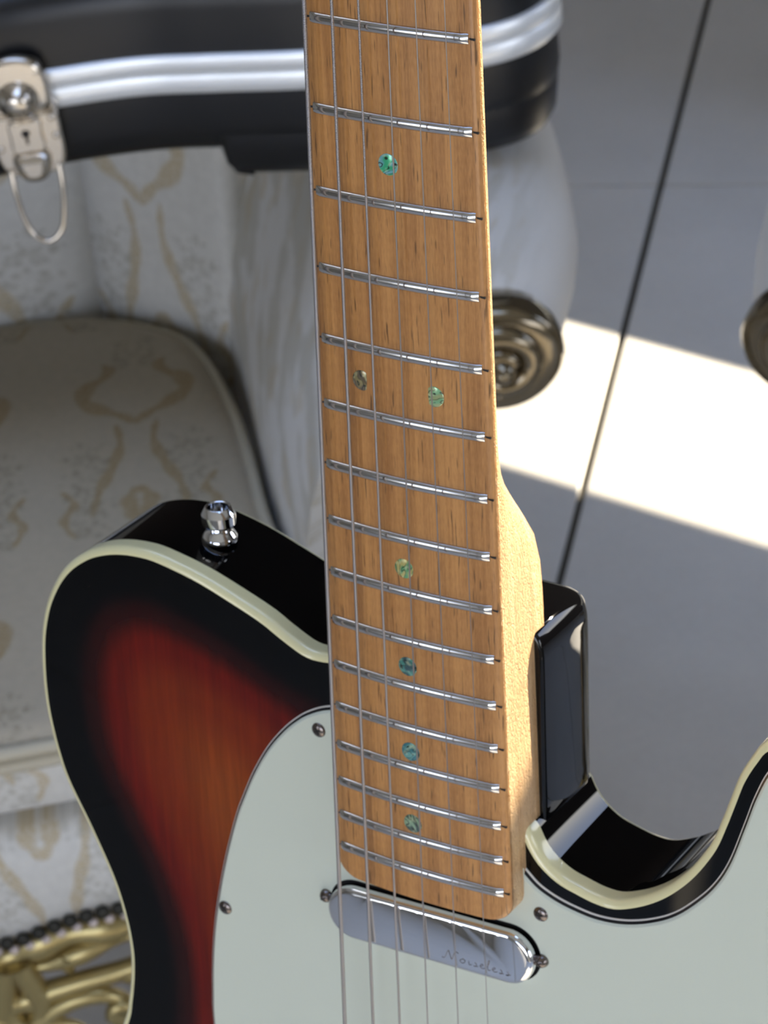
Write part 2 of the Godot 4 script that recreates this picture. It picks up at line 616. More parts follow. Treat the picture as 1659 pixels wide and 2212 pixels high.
# ------------------------------------------------------------------ armchairs (local: x right, z to the front)
func make_chairs() -> void:
	var c := thing("armchair", "cream brocade armchair with gilded scroll arms under the black guitar case", "armchair", Vector3(-0.28, 0, -1.62), "gilded brocade armchairs")
	var half := [Vector2(0, -0.235), Vector2(0.08, -0.229), Vector2(0.13, -0.207), Vector2(0.164, -0.172), Vector2(0.184, -0.10), Vector2(0.193, -0.037), Vector2(0.2, 0.04), Vector2(0.212, 0.13), Vector2(0.205, 0.19), Vector2(0.165, 0.219), Vector2(0.09, 0.2275), Vector2(0, 0.23)]
	var pts := half.duplicate()
	for i in range(half.size() - 2, 0, -1):
		pts.append(Vector2(-half[i].x, half[i].y))
	var ring := even(spline(pts, true, 8), 0.012, true)
	var up := func(x: float, z: float, y: float) -> Vector3: return Vector3(x, y, z)
	var scaled := func(s: float) -> PackedVector2Array:
		var out := PackedVector2Array()
		for p in ring:
			out.append(p * s)
		return out
	# seat cushion
	var mb := MB.new()
	var rows := []
	for k in [[0.02, 0.0, 0.474], [0.25, 0.0, 0.472], [0.5, 0.0, 0.467], [0.7, 0.0, 0.461], [0.86, 0.0, 0.455], [1.0, 0.012, 0.4525], [1.0, 0.004, 0.449], [1.0, 0.0, 0.444], [1.0, 0.0, 0.418], [1.0, 0.001, 0.395], [1.0, 0.008, 0.388], [1.0, 0.06, 0.387]]:
		rows.append(lift(inset(scaled.call(k[0]), k[1]), k[2], up))
	mb.grid(rows.slice(0, 8), true)
	var boxing := MB.new()
	boxing.grid(rows.slice(7), true)
	for b in [mb, boxing]:
		for i in b.U.size():
			var p: Vector3 = b.P[i]
			b.U[i] = Vector2(p.x / 0.125 + 0.5, (p.z + (0.45 - p.y) * 1.2) / 0.25 - 0.25)
	var seat := part("seat_cushion", joined([mb, boxing]), [M.shaded_cloth, M.brocade], c)
	mb = MB.new()
	for h in [0.4425, 0.4325]:
		var line := lift(inset(ring, -0.002), h, up)
		line.append(line[0]); line.append(line[1])
		tube(mb, line, 0.005, 6)
	part("piping", mb.mesh(), M.piping, seat)
	# upholstered rail under the cushion
	mb = MB.new()
	rows = []
	for k in [[0.05, 0.377], [0.008, 0.377], [-0.002, 0.371], [-0.007, 0.35], [-0.006, 0.325], [0.0, 0.303], [0.01, 0.294], [0.1, 0.294]]:
		rows.append(lift(inset(ring, k[0]), k[1], up))
	mb.grid(rows, true)
	for i in mb.P.size():   # the lower edge follows the dip of the carved rail
		if mb.P[i].z > 0.1:
			mb.P[i].y -= 0.012 * exp(-pow(mb.P[i].x / 0.034, 2.0)) * (1.0 - smoothstep(0.303, 0.352, mb.P[i].y))
	for i in mb.U.size():
		var p := mb.P[i]
		mb.U[i] = Vector2(p.x / 0.125 + 0.2, p.y / 0.25 + 0.3)
	part("seat_rail", mb.mesh(), M.brocade, c)
	# back: three channels with seams, leaning back
	var bc := spline([Vector2(-0.196, -0.165), Vector2(-0.165, -0.205), Vector2(-0.099, -0.2365), Vector2(0, -0.243), Vector2(0.099, -0.2365), Vector2(0.165, -0.205), Vector2(0.196, -0.165)], false, 16)
	for r in [[0, 32], [32, 64], [64, 96]]:
		mb = MB.new()
		rows = []
		for k in 15:
			var h := 0.36 + 0.285 * k / 14.0
			var row := PackedVector3Array()
			for j in 13:
				var f := j / 12.0
				var i := int(round(lerpf(r[0], r[1], f)))
				var p := bc[i]
				var n := Vector2(-p.x * 0.75, 0.16 - p.y).normalized()
				var puff := 0.02 * pow(sin(PI * f), 0.55) * (1.0 if k < 12 else (14 - k) / 3.0)
				p += n * (puff - 0.016 - 0.30 * maxf(0.0, h - 0.44))
				row.append(Vector3(p.x, h + 0.0, p.y))
			for j in range(12, -1, -1):
				var i := int(round(lerpf(r[0], r[1], j / 12.0)))
				var p := bc[i]
				var n := Vector2(-p.x * 0.75, 0.16 - p.y).normalized()
				p -= n * (0.085 + 0.30 * maxf(0.0, h - 0.44))
				row.append(Vector3(p.x, h + 0.0, p.y))
			rows.append(row)
		mb.grid(rows, true)
		mb.g = 1
		mb.fan(rows[0]); mb.fan(rows[14])
		for i in mb.U.size():
			var p := mb.P[i]
			var x0: float = (bc[r[0]].x + bc[r[1]].x) / 2
			mb.U[i] = Vector2((p.x - x0) / (0.112 if r[0] != 32 else 0.205) + 0.5, (0.638 - p.y) / 0.26)
		part("back_channel", mb.mesh(), M.brocade, c)
	# arms
	for s in [1.0, -1.0]:
		var nst := 15
		rows = []
		var ec := spline([Vector2(0.185, -0.205), Vector2(0.196, -0.14), Vector2(0.203, -0.04), Vector2(0.209, 0.03), Vector2(0.222, 0.118)], false, 8)
		var rc := spline([Vector2(0.352, -0.26), Vector2(0.374, -0.15), Vector2(0.376, -0.04), Vector2(0.373, 0.04), Vector2(0.363, 0.112)], false, 8)
		for k in nst:
			var t := float(k) / (nst - 1)
			var e := ec[int(round(t * (ec.size() - 1)))]
			var r := rc[int(round(t * (rc.size() - 1)))]
			var rad := 0.052 + 0.004 * sin(PI * t) - 0.016 * pow(t, 5.0)
			var hc := 0.598 + 0.006 * (1.0 - t)
			var prof := [Vector2(0, 0.30), Vector2(0.0, 0.38), Vector2(0.002, 0.44)]
			var span := r.x - e.x
			prof.append(Vector2(span * 0.10, 0.50))
			prof.append(Vector2(span * 0.28, 0.56))
			prof.append(Vector2(span * 0.50, hc + rad * 0.35))
			for a in range(12):
				var an := deg_to_rad(125.0 - a * 26.0)
				prof.append(Vector2(span + rad * cos(an), hc + rad * sin(an)))
			prof.append(Vector2(span - 0.05, 0.48))
			prof.append(Vector2(span - 0.07, 0.38))
			prof.append(Vector2(span - 0.075, 0.30))
			var row := PackedVector3Array()
			for q in spline(prof, false, 2):
				row.append(Vector3(s * (e.x + q.x), q.y, lerpf(e.y, r.y, clampf(q.x / maxf(span, 0.01), 0.0, 1.0))))
			rows.append(row)
		mb = MB.new()
		mb.grid(rows, true, 1.5, 1.3)
		mb.g = 1
		mb.fan(rows[0]); mb.fan(rows[nst - 1])
		for i in mb.U.size():
			mb.U[i] = Vector2(mb.U[i].x / 1.5, mb.U[i].y / 1.3 - mb.U[i].x * 0.2)
		part("arm", mb.mesh(), M.arm_cloth, c)
		# carved scroll on the front of the arm
		var centre := Vector3(s * 0.363, 0.598, 0.127)
		mb = MB.new()
		var turn := Transform3D(Basis(Vector3(1, 0, 0), PI / 2).scaled(Vector3(1, 0.9, 1)), centre)
		lathe(mb, [Vector2(0.0, -0.022), Vector2(0.030, -0.022), Vector2(0.037, -0.017), Vector2(0.040, -0.006), Vector2(0.0395, 0.006), Vector2(0.035, 0.014), Vector2(0.024, 0.012), Vector2(0.012, 0.010), Vector2(0.0, 0.010)], 40, turn)
		var spiral := PackedVector3Array()
		for k in 70:
			var f := k / 69.0
			var a := -0.5 * PI - f * 3.4 * PI
			var r := lerpf(0.0285, 0.008, pow(f, 0.85))
			spiral.append(centre + Vector3(s * r * cos(a), r * 0.9 * sin(a), 0.010 + 0.010 * f))
		tube(mb, spiral, func(f): return lerpf(0.0098, 0.0042, f) * smoothstep(-0.05, 0.12, f), 10)
		lathe(mb, [Vector2(0.0, 0.031), Vector2(0.005, 0.029), Vector2(0.0085, 0.022), Vector2(0.009, 0.012)], 20, turn)
		var post := [centre + Vector3(-s * 0.03, -0.01, -0.004), centre + Vector3(-s * 0.06, -0.04, 0.006), Vector3(s * 0.275, 0.515, 0.15), Vector3(s * 0.245, 0.43, 0.185), Vector3(s * 0.225, 0.34, 0.2), Vector3(s * 0.222, 0.28, 0.2)]
		tube(mb, spline3(post, 8), func(f): return 0.0115 + 0.012 * f, 12)
		part("scroll", mb.mesh(), M.bronze, c)
		# legs
		mb = MB.new()
		tube(mb, spline3([Vector3(s * 0.2, 0.27, 0.2), Vector3(s * 0.215, 0.2, 0.215), Vector3(s * 0.2, 0.09, 0.2), Vector3(s * 0.205, 0.025, 0.208), Vector3(s * 0.215, 0.0, 0.22)], 8), func(f): return lerpf(0.034, 0.014, minf(1.0, f * 1.3)) + (0.01 * (f - 0.8) * 5.0 if f > 0.8 else 0.0), 14)
		part("leg", mb.mesh(), M.gilt, c)
		mb = MB.new()
		tube(mb, spline3([Vector3(s * 0.17, 0.30, -0.2), Vector3(s * 0.175, 0.2, -0.22), Vector3(s * 0.18, 0.09, -0.24), Vector3(s * 0.185, 0.0, -0.275)], 8), func(f): return lerpf(0.03, 0.015, f), 12)
		part("leg", mb.mesh(), M.gilt, c)
	# nailheads along the front of the rail
	mb = MB.new()
	lathe(mb, [Vector2(0.005, 0.0), Vector2(0.0048, 0.0018), Vector2(0.0034, 0.0036), Vector2(0.0, 0.0044)], 12)
	var nail := mb.mesh()
	mb = MB.new()
	lathe(mb, [Vector2(0.0034, 0.0), Vector2(0.003, 0.002), Vector2(0.0, 0.003)], 8)
	var pearl := mb.mesh()
	var outer := even(inset(ring, -0.003), 0.0105, true)
	for i in outer.size():
		if outer[i].y < 0.02:
			continue
		var d := (outer[(i + 1) % outer.size()] - outer[i - 1]).normalized()
		var n := Vector2(d.y, -d.x)
		if n.dot(outer[i]) < 0:
			n = -n
		var nn := Vector3(n.x, 0, n.y)
		var b := Basis(nn.cross(Vector3.UP).normalized(), nn, Vector3.UP)
		var o := part("nailhead", nail, M.nail, c)
		o.transform = Transform3D(b, Vector3(outer[i].x, 0.303 - 0.012 * exp(-pow(outer[i].x / 0.034, 2.0)), outer[i].y))
		o = part("bead", pearl, M.pearl, c)
		o.transform = Transform3D(b, Vector3(outer[i].x + 0.003, 0.2965 - 0.012 * exp(-pow(outer[i].x / 0.034, 2.0)), outer[i].y))
	# gilded openwork rail below the seat: x along the front, y up, bent round the front of the ring
	var dip := func(x: float) -> float: return 0.012 * exp(-pow(x / 0.034, 2.0))
	var front := func(x: float) -> float:
		var best := 0.2
		for p in ring:
			if p.y > 0.05 and absf(p.x - x) < 0.008:
				best = p.y
		return best
	var bend := func(l: Array, dz: float) -> Array:
		var out := []
		for p in l:
			out.append(Vector3(p.x, p.y - dip.call(p.x) * smoothstep(0.235, 0.27, p.y), front.call(p.x) + dz))
		return out
	mb = MB.new()
	var top_rail := []
	for i in 21:
		var x := -0.2 + 0.02 * i
		top_rail.append(Vector2(x, 0.287 - 0.003 * cos(i * 1.4)))
	tube(mb, spline3(bend.call(top_rail, -0.002), 4), func(f): return 0.0075 + 0.0012 * sin(f * 60.0), 10, 1.3)
	var low := []
	for i in 21:
		var x := -0.2 + 0.02 * i
		low.append(Vector2(x, 0.2775 - 0.0065 * absf(cos((x - 0.036) * 38.0))))
	tube(mb, spline3(bend.call(low, 0.0), 4), func(f): return 0.0062 + 0.002 * sin(f * 44.0), 10)
	for s in [1.0, -1.0]:
		tube(mb, spline3(bend.call([Vector2(s * -0.012, 0.236), Vector2(s * 0.012, 0.243), Vector2(s * 0.04, 0.2475), Vector2(s * 0.07, 0.25), Vector2(s * 0.105, 0.258), Vector2(s * 0.14, 0.267), Vector2(s * 0.17, 0.272)], 0.003), 8), func(f): return 0.0085 - 0.003 * f, 12)
		tube(mb, spline3(bend.call([Vector2(s * -0.006, 0.21), Vector2(s * 0.01, 0.224), Vector2(s * 0.03, 0.235), Vector2(s * 0.05, 0.236), Vector2(s * 0.062, 0.228), Vector2(s * 0.066, 0.217), Vector2(s * 0.058, 0.211), Vector2(s * 0.052, 0.217)], 0.007), 8), func(f): return 0.0075 - 0.003 * f, 12)
		tube(mb, spline3(bend.call([Vector2(s * 0.004, 0.222), Vector2(s * 0.02, 0.221), Vector2(s * 0.033, 0.213), Vector2(s * 0.038, 0.203)], 0.01), 8), func(f): return 0.0048 - 0.002 * f, 10)
		tube(mb, spline3(bend.call([Vector2(s * 0.066, 0.25), Vector2(s * 0.085, 0.236), Vector2(s * 0.11, 0.226), Vector2(s * 0.145, 0.226), Vector2(s * 0.185, 0.24)], 0.003), 8), func(f): return 0.007, 12)
		lathe(mb, [Vector2(0.0, 0.006), Vector2(0.004, 0.003), Vector2(0.008, 0.006), Vector2(0.0115, 0.0), Vector2(0.009, -0.006), Vector2(0.0, -0.006)], 20, Transform3D(Basis(Vector3(1, 0, 0), PI / 2), Vector3(s * 0.0615, 0.2215, front.call(0.06) + 0.012)))
		tube(mb, spline3(bend.call([Vector2(s * -0.004, 0.285), Vector2(s * -0.009, 0.262), Vector2(s * -0.012, 0.235), Vector2(s * -0.004, 0.212)], 0.004), 8), 0.009, 12)
		tube(mb, spline3(bend.call([Vector2(s * 0.036, 0.274), Vector2(s * 0.033, 0.266), Vector2(s * 0.036, 0.259)], 0.002), 5), func(f): return 0.006 - 0.004 * f, 10)
	part("carved_rail", mb.mesh(), M.gilt, c)
	var d := c.duplicate()
	d.name = "armchair_001"
	add_child(d, true)
	d.position = Vector3(0.638, 0, -1.372)
	d.rotation.y = deg_to_rad(-31.0)
	d.set_meta("label", "armchair at the right edge, only its bronze arm scroll and pale padded arm showing")


# ------------------------------------------------------------------ guitar case lying across the chair arms
func make_case() -> void:
	var base := Vector3(-0.2, 0.66, -1.75)
	var c := thing("guitar_case", "black molded guitar case with double aluminium band and nickel latch lying across the armchair", "guitar case", base)
	var ring := even(spline([Vector2(-0.36, -1.632), Vector2(-0.218, -1.637), Vector2(-0.158, -1.640), Vector2(-0.104, -1.637), Vector2(-0.06, -1.626), Vector2(-0.003, -1.610), Vector2(0.04, -1.603), Vector2(0.08, -1.600), Vector2(0.113, -1.602), Vector2(0.135, -1.611), Vector2(0.150, -1.628), Vector2(0.1555, -1.65), Vector2(0.157, -1.70), Vector2(0.155, -1.78), Vector2(0.14, -1.835), Vector2(0.09, -1.863), Vector2(0.0, -1.868), Vector2(-0.2, -1.868), Vector2(-0.45, -1.868), Vector2(-0.68, -1.86), Vector2(-0.76, -1.82), Vector2(-0.78, -1.75), Vector2(-0.75, -1.67), Vector2(-0.65, -1.63), Vector2(-0.5, -1.622)], true, 10), 0.006, true)
	var up := func(x: float, z: float, y: float) -> Vector3: return Vector3(x, y, z)
	var nouv := func(_p): return Vector2.ZERO
	var mb := MB.new()
	loft(mb, ring, [Vector2(0.0, 0.745), Vector2(0.0, 0.76), Vector2(0.0008, 0.785), Vector2(0.003, 0.796), Vector2(0.008, 0.803), Vector2(0.015, 0.807), Vector2(0.03, 0.809)], up)
	cap(mb, inset(ring, 0.03), 0.809, up, nouv)
	part("lid", mb.mesh(base), M.shell, c)
	mb = MB.new()
	loft(mb, ring, [Vector2(0.0, 0.745), Vector2(0.0, 0.73), Vector2(0.001, 0.706), Vector2(0.004, 0.694), Vector2(0.011, 0.6855), Vector2(0.022, 0.681), Vector2(0.036, 0.679)], up)
	cap(mb, inset(ring, 0.036), 0.679, up, nouv)
	var shell := part("bottom_shell", mb.mesh(base), M.shell, c)
	# the deeper part of the shell at the right end
	var rect := PackedVector2Array([Vector2(-0.062, -1.5), Vector2(0.3, -1.5), Vector2(0.3, -2.0), Vector2(-0.062, -2.0)])
	var foot := Geometry2D.intersect_polygons(inset(ring, 0.003), rect)
	if foot.size() > 0:
		mb = MB.new()
		var fr := even(foot[0], 0.006, true)
		loft(mb, fr, [Vector2(0.0, 0.72), Vector2(0.0, 0.695), Vector2(0.003, 0.676), Vector2(0.008, 0.667), Vector2(0.018, 0.662)], up)
		cap(mb, inset(fr, 0.018), 0.662, up, nouv)
		part("molded_foot", mb.mesh(base), M.shell, shell)
	for k in [[0.7565, 0.7455], [0.7445, 0.7315]]:
		mb = MB.new()
		loft(mb, ring, [Vector2(0.002, k[0] + 0.0005), Vector2(-0.002, k[0] + 0.0005), Vector2(-0.0032, k[0] - 0.001), Vector2(-0.0034, lerpf(k[0], k[1], 0.5)), Vector2(-0.0032, k[1] + 0.001), Vector2(-0.002, k[1] - 0.0003), Vector2(0.002, k[1] - 0.0003)], up)
		part("aluminium_band", mb.mesh(base), M.alum, c, "aluminium edge band")
	# latch: x, y on the front wall, z towards the viewer
	var at := Vector3(-0.1755, 0.735, -1.6345)
	var lx := Vector3(0.999, 0, 0.03)
	var lb := Basis(lx.normalized(), Vector3.UP, lx.normalized().cross(Vector3.UP).normalized())
	var put := func(x: float, y: float, z: float) -> Vector3: return at + lb * Vector3(x, y, z)
	var plate := func(pts: Array, z0: float, z1: float, bev: float) -> MB:
		var b := MB.new()
		var r := even(spline(pts, true, 8), 0.0015, true)
		loft(b, r, [Vector2(0, z0), Vector2(0, z1 - bev), Vector2(bev * 0.4, z1 - bev * 0.3), Vector2(bev, z1)], put)
		b.g = 1
		cap(b, inset(r, bev), z1, put, nouv)
		return b
	mb = plate.call([Vector2(-0.019, 0.001), Vector2(-0.0215, 0.016), Vector2(-0.019, 0.031), Vector2(-0.009, 0.0375), Vector2(0.004, 0.0385), Vector2(0.015, 0.034), Vector2(0.0195, 0.023), Vector2(0.0195, 0.008), Vector2(0.0195, 0.001)], 0.0, 0.0075, 0.003)
	var latch := part("latch", mb.mesh(base), M.nickel, c, "nickel draw latch with hanging wire bail")
	mb = plate.call([Vector2(-0.0195, -0.001), Vector2(0.0, -0.0005), Vector2(0.0195, -0.001), Vector2(0.0215, -0.015), Vector2(0.0205, -0.032), Vector2(0.015, -0.041), Vector2(0.0, -0.0425), Vector2(-0.014, -0.041), Vector2(-0.02, -0.032), Vector2(-0.0215, -0.015)], 0.0, 0.006, 0.002)
	part("base_plate", mb.mesh(base), M.nickel, latch)
	mb = MB.new()
	var dome := Transform3D(lb * Basis(Vector3(1, 0, 0), PI / 2), put.call(-0.0005, 0.011, 0.005))
	lathe(mb, [Vector2(0.0145, 0.0), Vector2(0.0125, 0.004), Vector2(0.0085, 0.0055), Vector2(0.008, 0.0085), Vector2(0.005, 0.0105), Vector2(0.0, 0.011)], 24, dome)
	part("strike_boss", mb.mesh(base), M.nickel, latch)
	mb = plate.call([Vector2(-0.0095, -0.003), Vector2(0.0, -0.003), Vector2(0.0095, -0.003), Vector2(0.01, -0.013), Vector2(0.0095, -0.0235), Vector2(0.0, -0.024), Vector2(-0.0095, -0.0235), Vector2(-0.01, -0.013)], 0.004, 0.010, 0.0012)
	part("lock_plate", mb.mesh(base), M.nickel, latch)
	mb = MB.new()
	lathe(mb, [Vector2(0.0, 0.0), Vector2(0.0026, 0.0), Vector2(0.0026, 0.0006), Vector2(0.0, 0.0006)], 14, Transform3D(lb * Basis(Vector3(1, 0, 0), PI / 2), put.call(0.0, -0.0105, 0.0098)))
	block(mb, Vector3(0.0018, 0.006, 0.0008), Transform3D(lb, put.call(0.0, -0.0145, 0.0102)))
	part("keyhole", mb.mesh(base), M.dark, latch)
	mb = plate.call([Vector2(-0.0105, -0.026), Vector2(0.0, -0.0245), Vector2(0.0105, -0.026), Vector2(0.0115, -0.035), Vector2(0.007, -0.0435), Vector2(0.0, -0.0455), Vector2(-0.007, -0.0435), Vector2(-0.0115, -0.035)], 0.004, 0.0135, 0.006)
	part("lever", mb.mesh(base), M.nickel, latch)
	for q in [[-0.015, 0.0245], [0.0135, 0.0275], [0.017, -0.004], [0.0175, -0.0165], [-0.0175, -0.021]]:
		mb = MB.new()
		lathe(mb, [Vector2(0.0024, 0.0), Vector2(0.0021, 0.0012), Vector2(0.001, 0.0019), Vector2(0.0, 0.002)], 12, Transform3D(lb * Basis(Vector3(1, 0, 0), PI / 2), put.call(q[0], q[1], 0.0058)))
		part("rivet", mb.mesh(base), M.nickel, latch)
	mb = MB.new()
	var wire := []
	for q in [[-0.0145, -0.036, 0.006], [-0.0143, -0.05, 0.010], [-0.0125, -0.066, 0.013], [-0.0085, -0.078, 0.015], [0.0, -0.0835, 0.016], [0.0085, -0.078, 0.015], [0.0125, -0.066, 0.013], [0.0150, -0.05, 0.010], [0.0152, -0.036, 0.006]]:
		wire.append(put.call(q[0], q[1], q[2]))
	tube(mb, spline3(wire, 8), 0.0017, 10)
	part("bail", mb.mesh(base), M.nickel, latch)


# ------------------------------------------------------------------ guitar
func body_outline() -> PackedVector2Array:
	return even(spline([
		Vector2(-22, 408.2), Vector2(-31, 408.9), Vector2(-38.5, 409.9), Vector2(-43.4, 409.4), Vector2(-50.7, 405.9), Vector2(-57.5, 402.2), Vector2(-68.3, 398.0), Vector2(-79.3, 394.2), Vector2(-90.5, 391.6), Vector2(-97.8, 390.6), Vector2(-105.6, 391.0), Vector2(-112.5, 392.4), Vector2(-118.6, 394.7), Vector2(-123.3, 397.4), Vector2(-128.8, 401.8), Vector2(-133.6, 407.5),
		Vector2(-137.8, 414.8), Vector2(-140.4, 421.5), Vector2(-142.4, 429.7), Vector2(-143.4, 439.2), Vector2(-143.7, 449.3), Vector2(-143.1, 458.5), Vector2(-141.2, 469.8), Vector2(-138, 480.8), Vector2(-130.5, 496.4), Vector2(-123.5, 512.8), Vector2(-120.2, 525.5), Vector2(-118.8, 537.2), Vector2(-119.3, 547.2), Vector2(-121.3, 558.6), Vector2(-124.2, 568.6),
		Vector2(-140, 605), Vector2(-158, 645), Vector2(-166, 690), Vector2(-160, 735), Vector2(-135, 768), Vector2(-90, 785), Vector2(-30, 790), Vector2(40, 789), Vector2(100, 780), Vector2(143, 757), Vector2(163, 715), Vector2(163, 670), Vector2(150, 620), Vector2(128, 572), Vector2(122, 540), Vector2(128, 500), Vector2(139, 462), Vector2(143, 430), Vector2(138, 405), Vector2(125, 394.5), Vector2(113, 394.5),
		Vector2(102.8, 400.9), Vector2(98.9, 406.2), Vector2(95.1, 413.7), Vector2(92.5, 421.5), Vector2(89.9, 429.4), Vector2(87.2, 436.7), Vector2(83.4, 443.5), Vector2(79.1, 449.6), Vector2(73.6, 455.5), Vector2(68, 459.9), Vector2(62.3, 463.1), Vector2(57, 465.1), Vector2(51.7, 465.1), Vector2(46.2, 463.9), Vector2(40.3, 462.1), Vector2(35.2, 458.5), Vector2(32.2, 454.4), Vector2(30.2, 450.4), Vector2(27, 448.6), Vector2(20, 448.4), Vector2(0, 447), Vector2(-16, 440), Vector2(-20, 425)], true, 6), 1.6, true)


func sunburst(ring: PackedVector2Array) -> ImageTexture:
	# colour by the distance to the edge, as the finish was sprayed
	var n := 200
	var size := 420.0
	var im := Image.create(n, n, false, Image.FORMAT_RGB8)
	var coarse := PackedVector2Array()
	for i in range(0, ring.size(), 5):
		coarse.append(ring[i])
	var black := Color(0.012, 0.012, 0.014)
	var stops := [[0.0, black], [15.0, black], [21.0, rgb8(38, 10, 9)], [28.0, rgb8(96, 22, 14)], [37.0, rgb8(114, 41, 18)], [50.0, rgb8(134, 66, 27)], [75.0, rgb8(170, 100, 40)], [400.0, rgb8(206, 140, 60)]]
	for y in n:
		for x in n:
			var p := Vector2(-210.0 + size * (x + 0.5) / n, 385.0 + size * (y + 0.5) / n)
			var s := 0.0
			for q in coarse:   # soft minimum, so that the burst rounds its corners
				var d2 := maxf(p.distance_squared_to(q), 1.0)
				s += 1.0 / (d2 * d2 * d2)
			var d := pow(s / 2.2, -1.0 / 6.0) * 1.12
			if not Geometry2D.is_point_in_polygon(p, coarse):
				d = 0.0
			d += 0.035 * maxf(0.0, p.y - 470.0) * -1.0
			var c: Color = black
			for k in stops.size() - 1:
				if d >= stops[k][0] and d < stops[k + 1][0]:
					c = stops[k][1].lerp(stops[k + 1][1], smoothstep(0.0, 1.0, (d - stops[k][0]) / (stops[k + 1][0] - stops[k][0])))
			im.set_pixel(x, y, c)
	im.resize(1024, 1024, Image.INTERPOLATE_CUBIC)
	var g1 := noise(91, 0.06, 3)
	var g2 := noise(92, 0.3, 2)
	var d := im.get_data()
	for y in 1024:
		for x in 1024:
			var f := 1.0 + 0.10 * g1.get_noise_2d(x * 1.4, y * 0.03) + 0.07 * g2.get_noise_2d(x, y * 0.05)
			var k := (y * 1024 + x) * 3
			for q in 3:
				d[k + q] = clampi(int(d[k + q] * f), 0, 255)
	return ImageTexture.create_from_image(Image.create_from_data(1024, 1024, false, Image.FORMAT_RGB8, d))


func make_guitar() -> void:
	var g := thing("electric_guitar", "sunburst electric guitar with cream binding, mint pickguard and worn maple neck", "guitar")
	g.transform = Transform3D(Basis(Vector3(0.8043, 0.01693, 0.59398), Vector3(0.11216, 0.9773, -0.17973), Vector3(-0.58354, 0.21118, 0.78415)).orthonormalized(), Vector3(-0.04354, 0.6833, -0.57841))
	make_body(g)
	make_pickguard(g)
	make_neck(g)
	make_pickup(g)
	make_strings(g)


func make_body(g: Node3D) -> void:
	var ring := body_outline()
	var uv := func(p: Vector2) -> Vector2: return Vector2((p.x + 210.0) / 420.0, (p.y - 385.0) / 420.0)
	var face := mat("sunburst_lacquer", Color.WHITE, 0.35, 0.0, 0.6, 0.02)
	face.albedo_texture = sunburst(ring)
	face.texture_repeat = false
	face.metallic_specular = 0.0
	var front := MB.new()
	cap(front, inset(ring, 2.4), BODY_TOP, G, uv)
	var side := MB.new()
	loft(side, ring, [Vector2(0, BODY_TOP - 6.0), Vector2(0, -25), Vector2(0, -47.6)], G)
	var back := MB.new()
	cap(back, inset(ring, 3.0), BODY_BACK, G, uv)
	var am := joined([front, side, back])
	# heel block behind the neck joint
	var heel := even(spline([Vector2(-34, 397), Vector2(-30, 391.5), Vector2(-20, 389.3), Vector2(0, 388.8), Vector2(18, 388.8), Vector2(25, 389.4), Vector2(29, 391.6), Vector2(30.7, 396), Vector2(31, 402), Vector2(31, 415), Vector2(31, 428), Vector2(31, 438), Vector2(31, 444), Vector2(31, 449), Vector2(30.6, 453), Vector2(28.5, 458), Vector2(20, 468), Vector2(0, 472), Vector2(-34, 470), Vector2(-36, 440)], true, 6), 1.2, true)
	var hb := MB.new()
	var hp := round_prof(1.2, -19.6, 4)
	hp.append_array([Vector2(0, -34), Vector2(0, -44.5), Vector2(0.6, -47), Vector2(1.8, -49), Vector2(3.4, BODY_BACK)])
	loft(hb, heel, hp, G)
	hb.g = 1
	cap(hb, inset(heel, 1.2), -19.6, G, uv)
	cap(hb, inset(heel, 3.4), BODY_BACK, G, uv)
	var body := part("body", am, [face, M.gloss_black, M.gloss_black], g)
	part("heel_block", hb.mesh(), M.gloss_black, body, "glossy black heel block beside the neck")
	var b1 := MB.new()
	var prof := round_prof(2.4, BODY_TOP, 6)
	prof.append(Vector2(0, BODY_TOP - 6.0))
	loft(b1, ring, prof, G)
	part("binding", b1.mesh(), M.bind, body)
	var b2 := MB.new()
	loft(b2, ring, [Vector2(0, -47.6), Vector2(0.08, -47.9), Vector2(0.5, -48.8), Vector2(1.4, -49.4), Vector2(3.0, BODY_BACK)], G)
	part("binding", b2.mesh(), M.bind, body)
	# strap button on the upper shoulder
	var btn := MB.new()
	lathe(btn, [Vector2(0, 0), Vector2(5.2, 0), Vector2(5.35, 0.7), Vector2(5.0, 1.6), Vector2(4.2, 2.7), Vector2(3.7, 3.6), Vector2(3.6, 4.6), Vector2(4.7, 4.8), Vector2(4.9, 5.2), Vector2(4.9, 8.0), Vector2(4.7, 8.4), Vector2(3.7, 10.2), Vector2(3.35, 10.3), Vector2(3.1, 10.0), Vector2(3.0, 6.5), Vector2(0, 6.4)].map(func(p): return p * 0.001), 40, Transform3D(Basis().scaled(Vector3.ONE * 1.06), G(-85.6, 392.4, -31.0)))
	for i in btn.S.size():
		btn.S[i] = [0, 1, 1, 1, 1, 1, 2, 3, 4, 5, 6, 6, 6, 7, 8][mini(i / 80, 14)]
	part("strap_button", btn.mesh(), M.chrome, g, "chrome strap button on the upper shoulder")


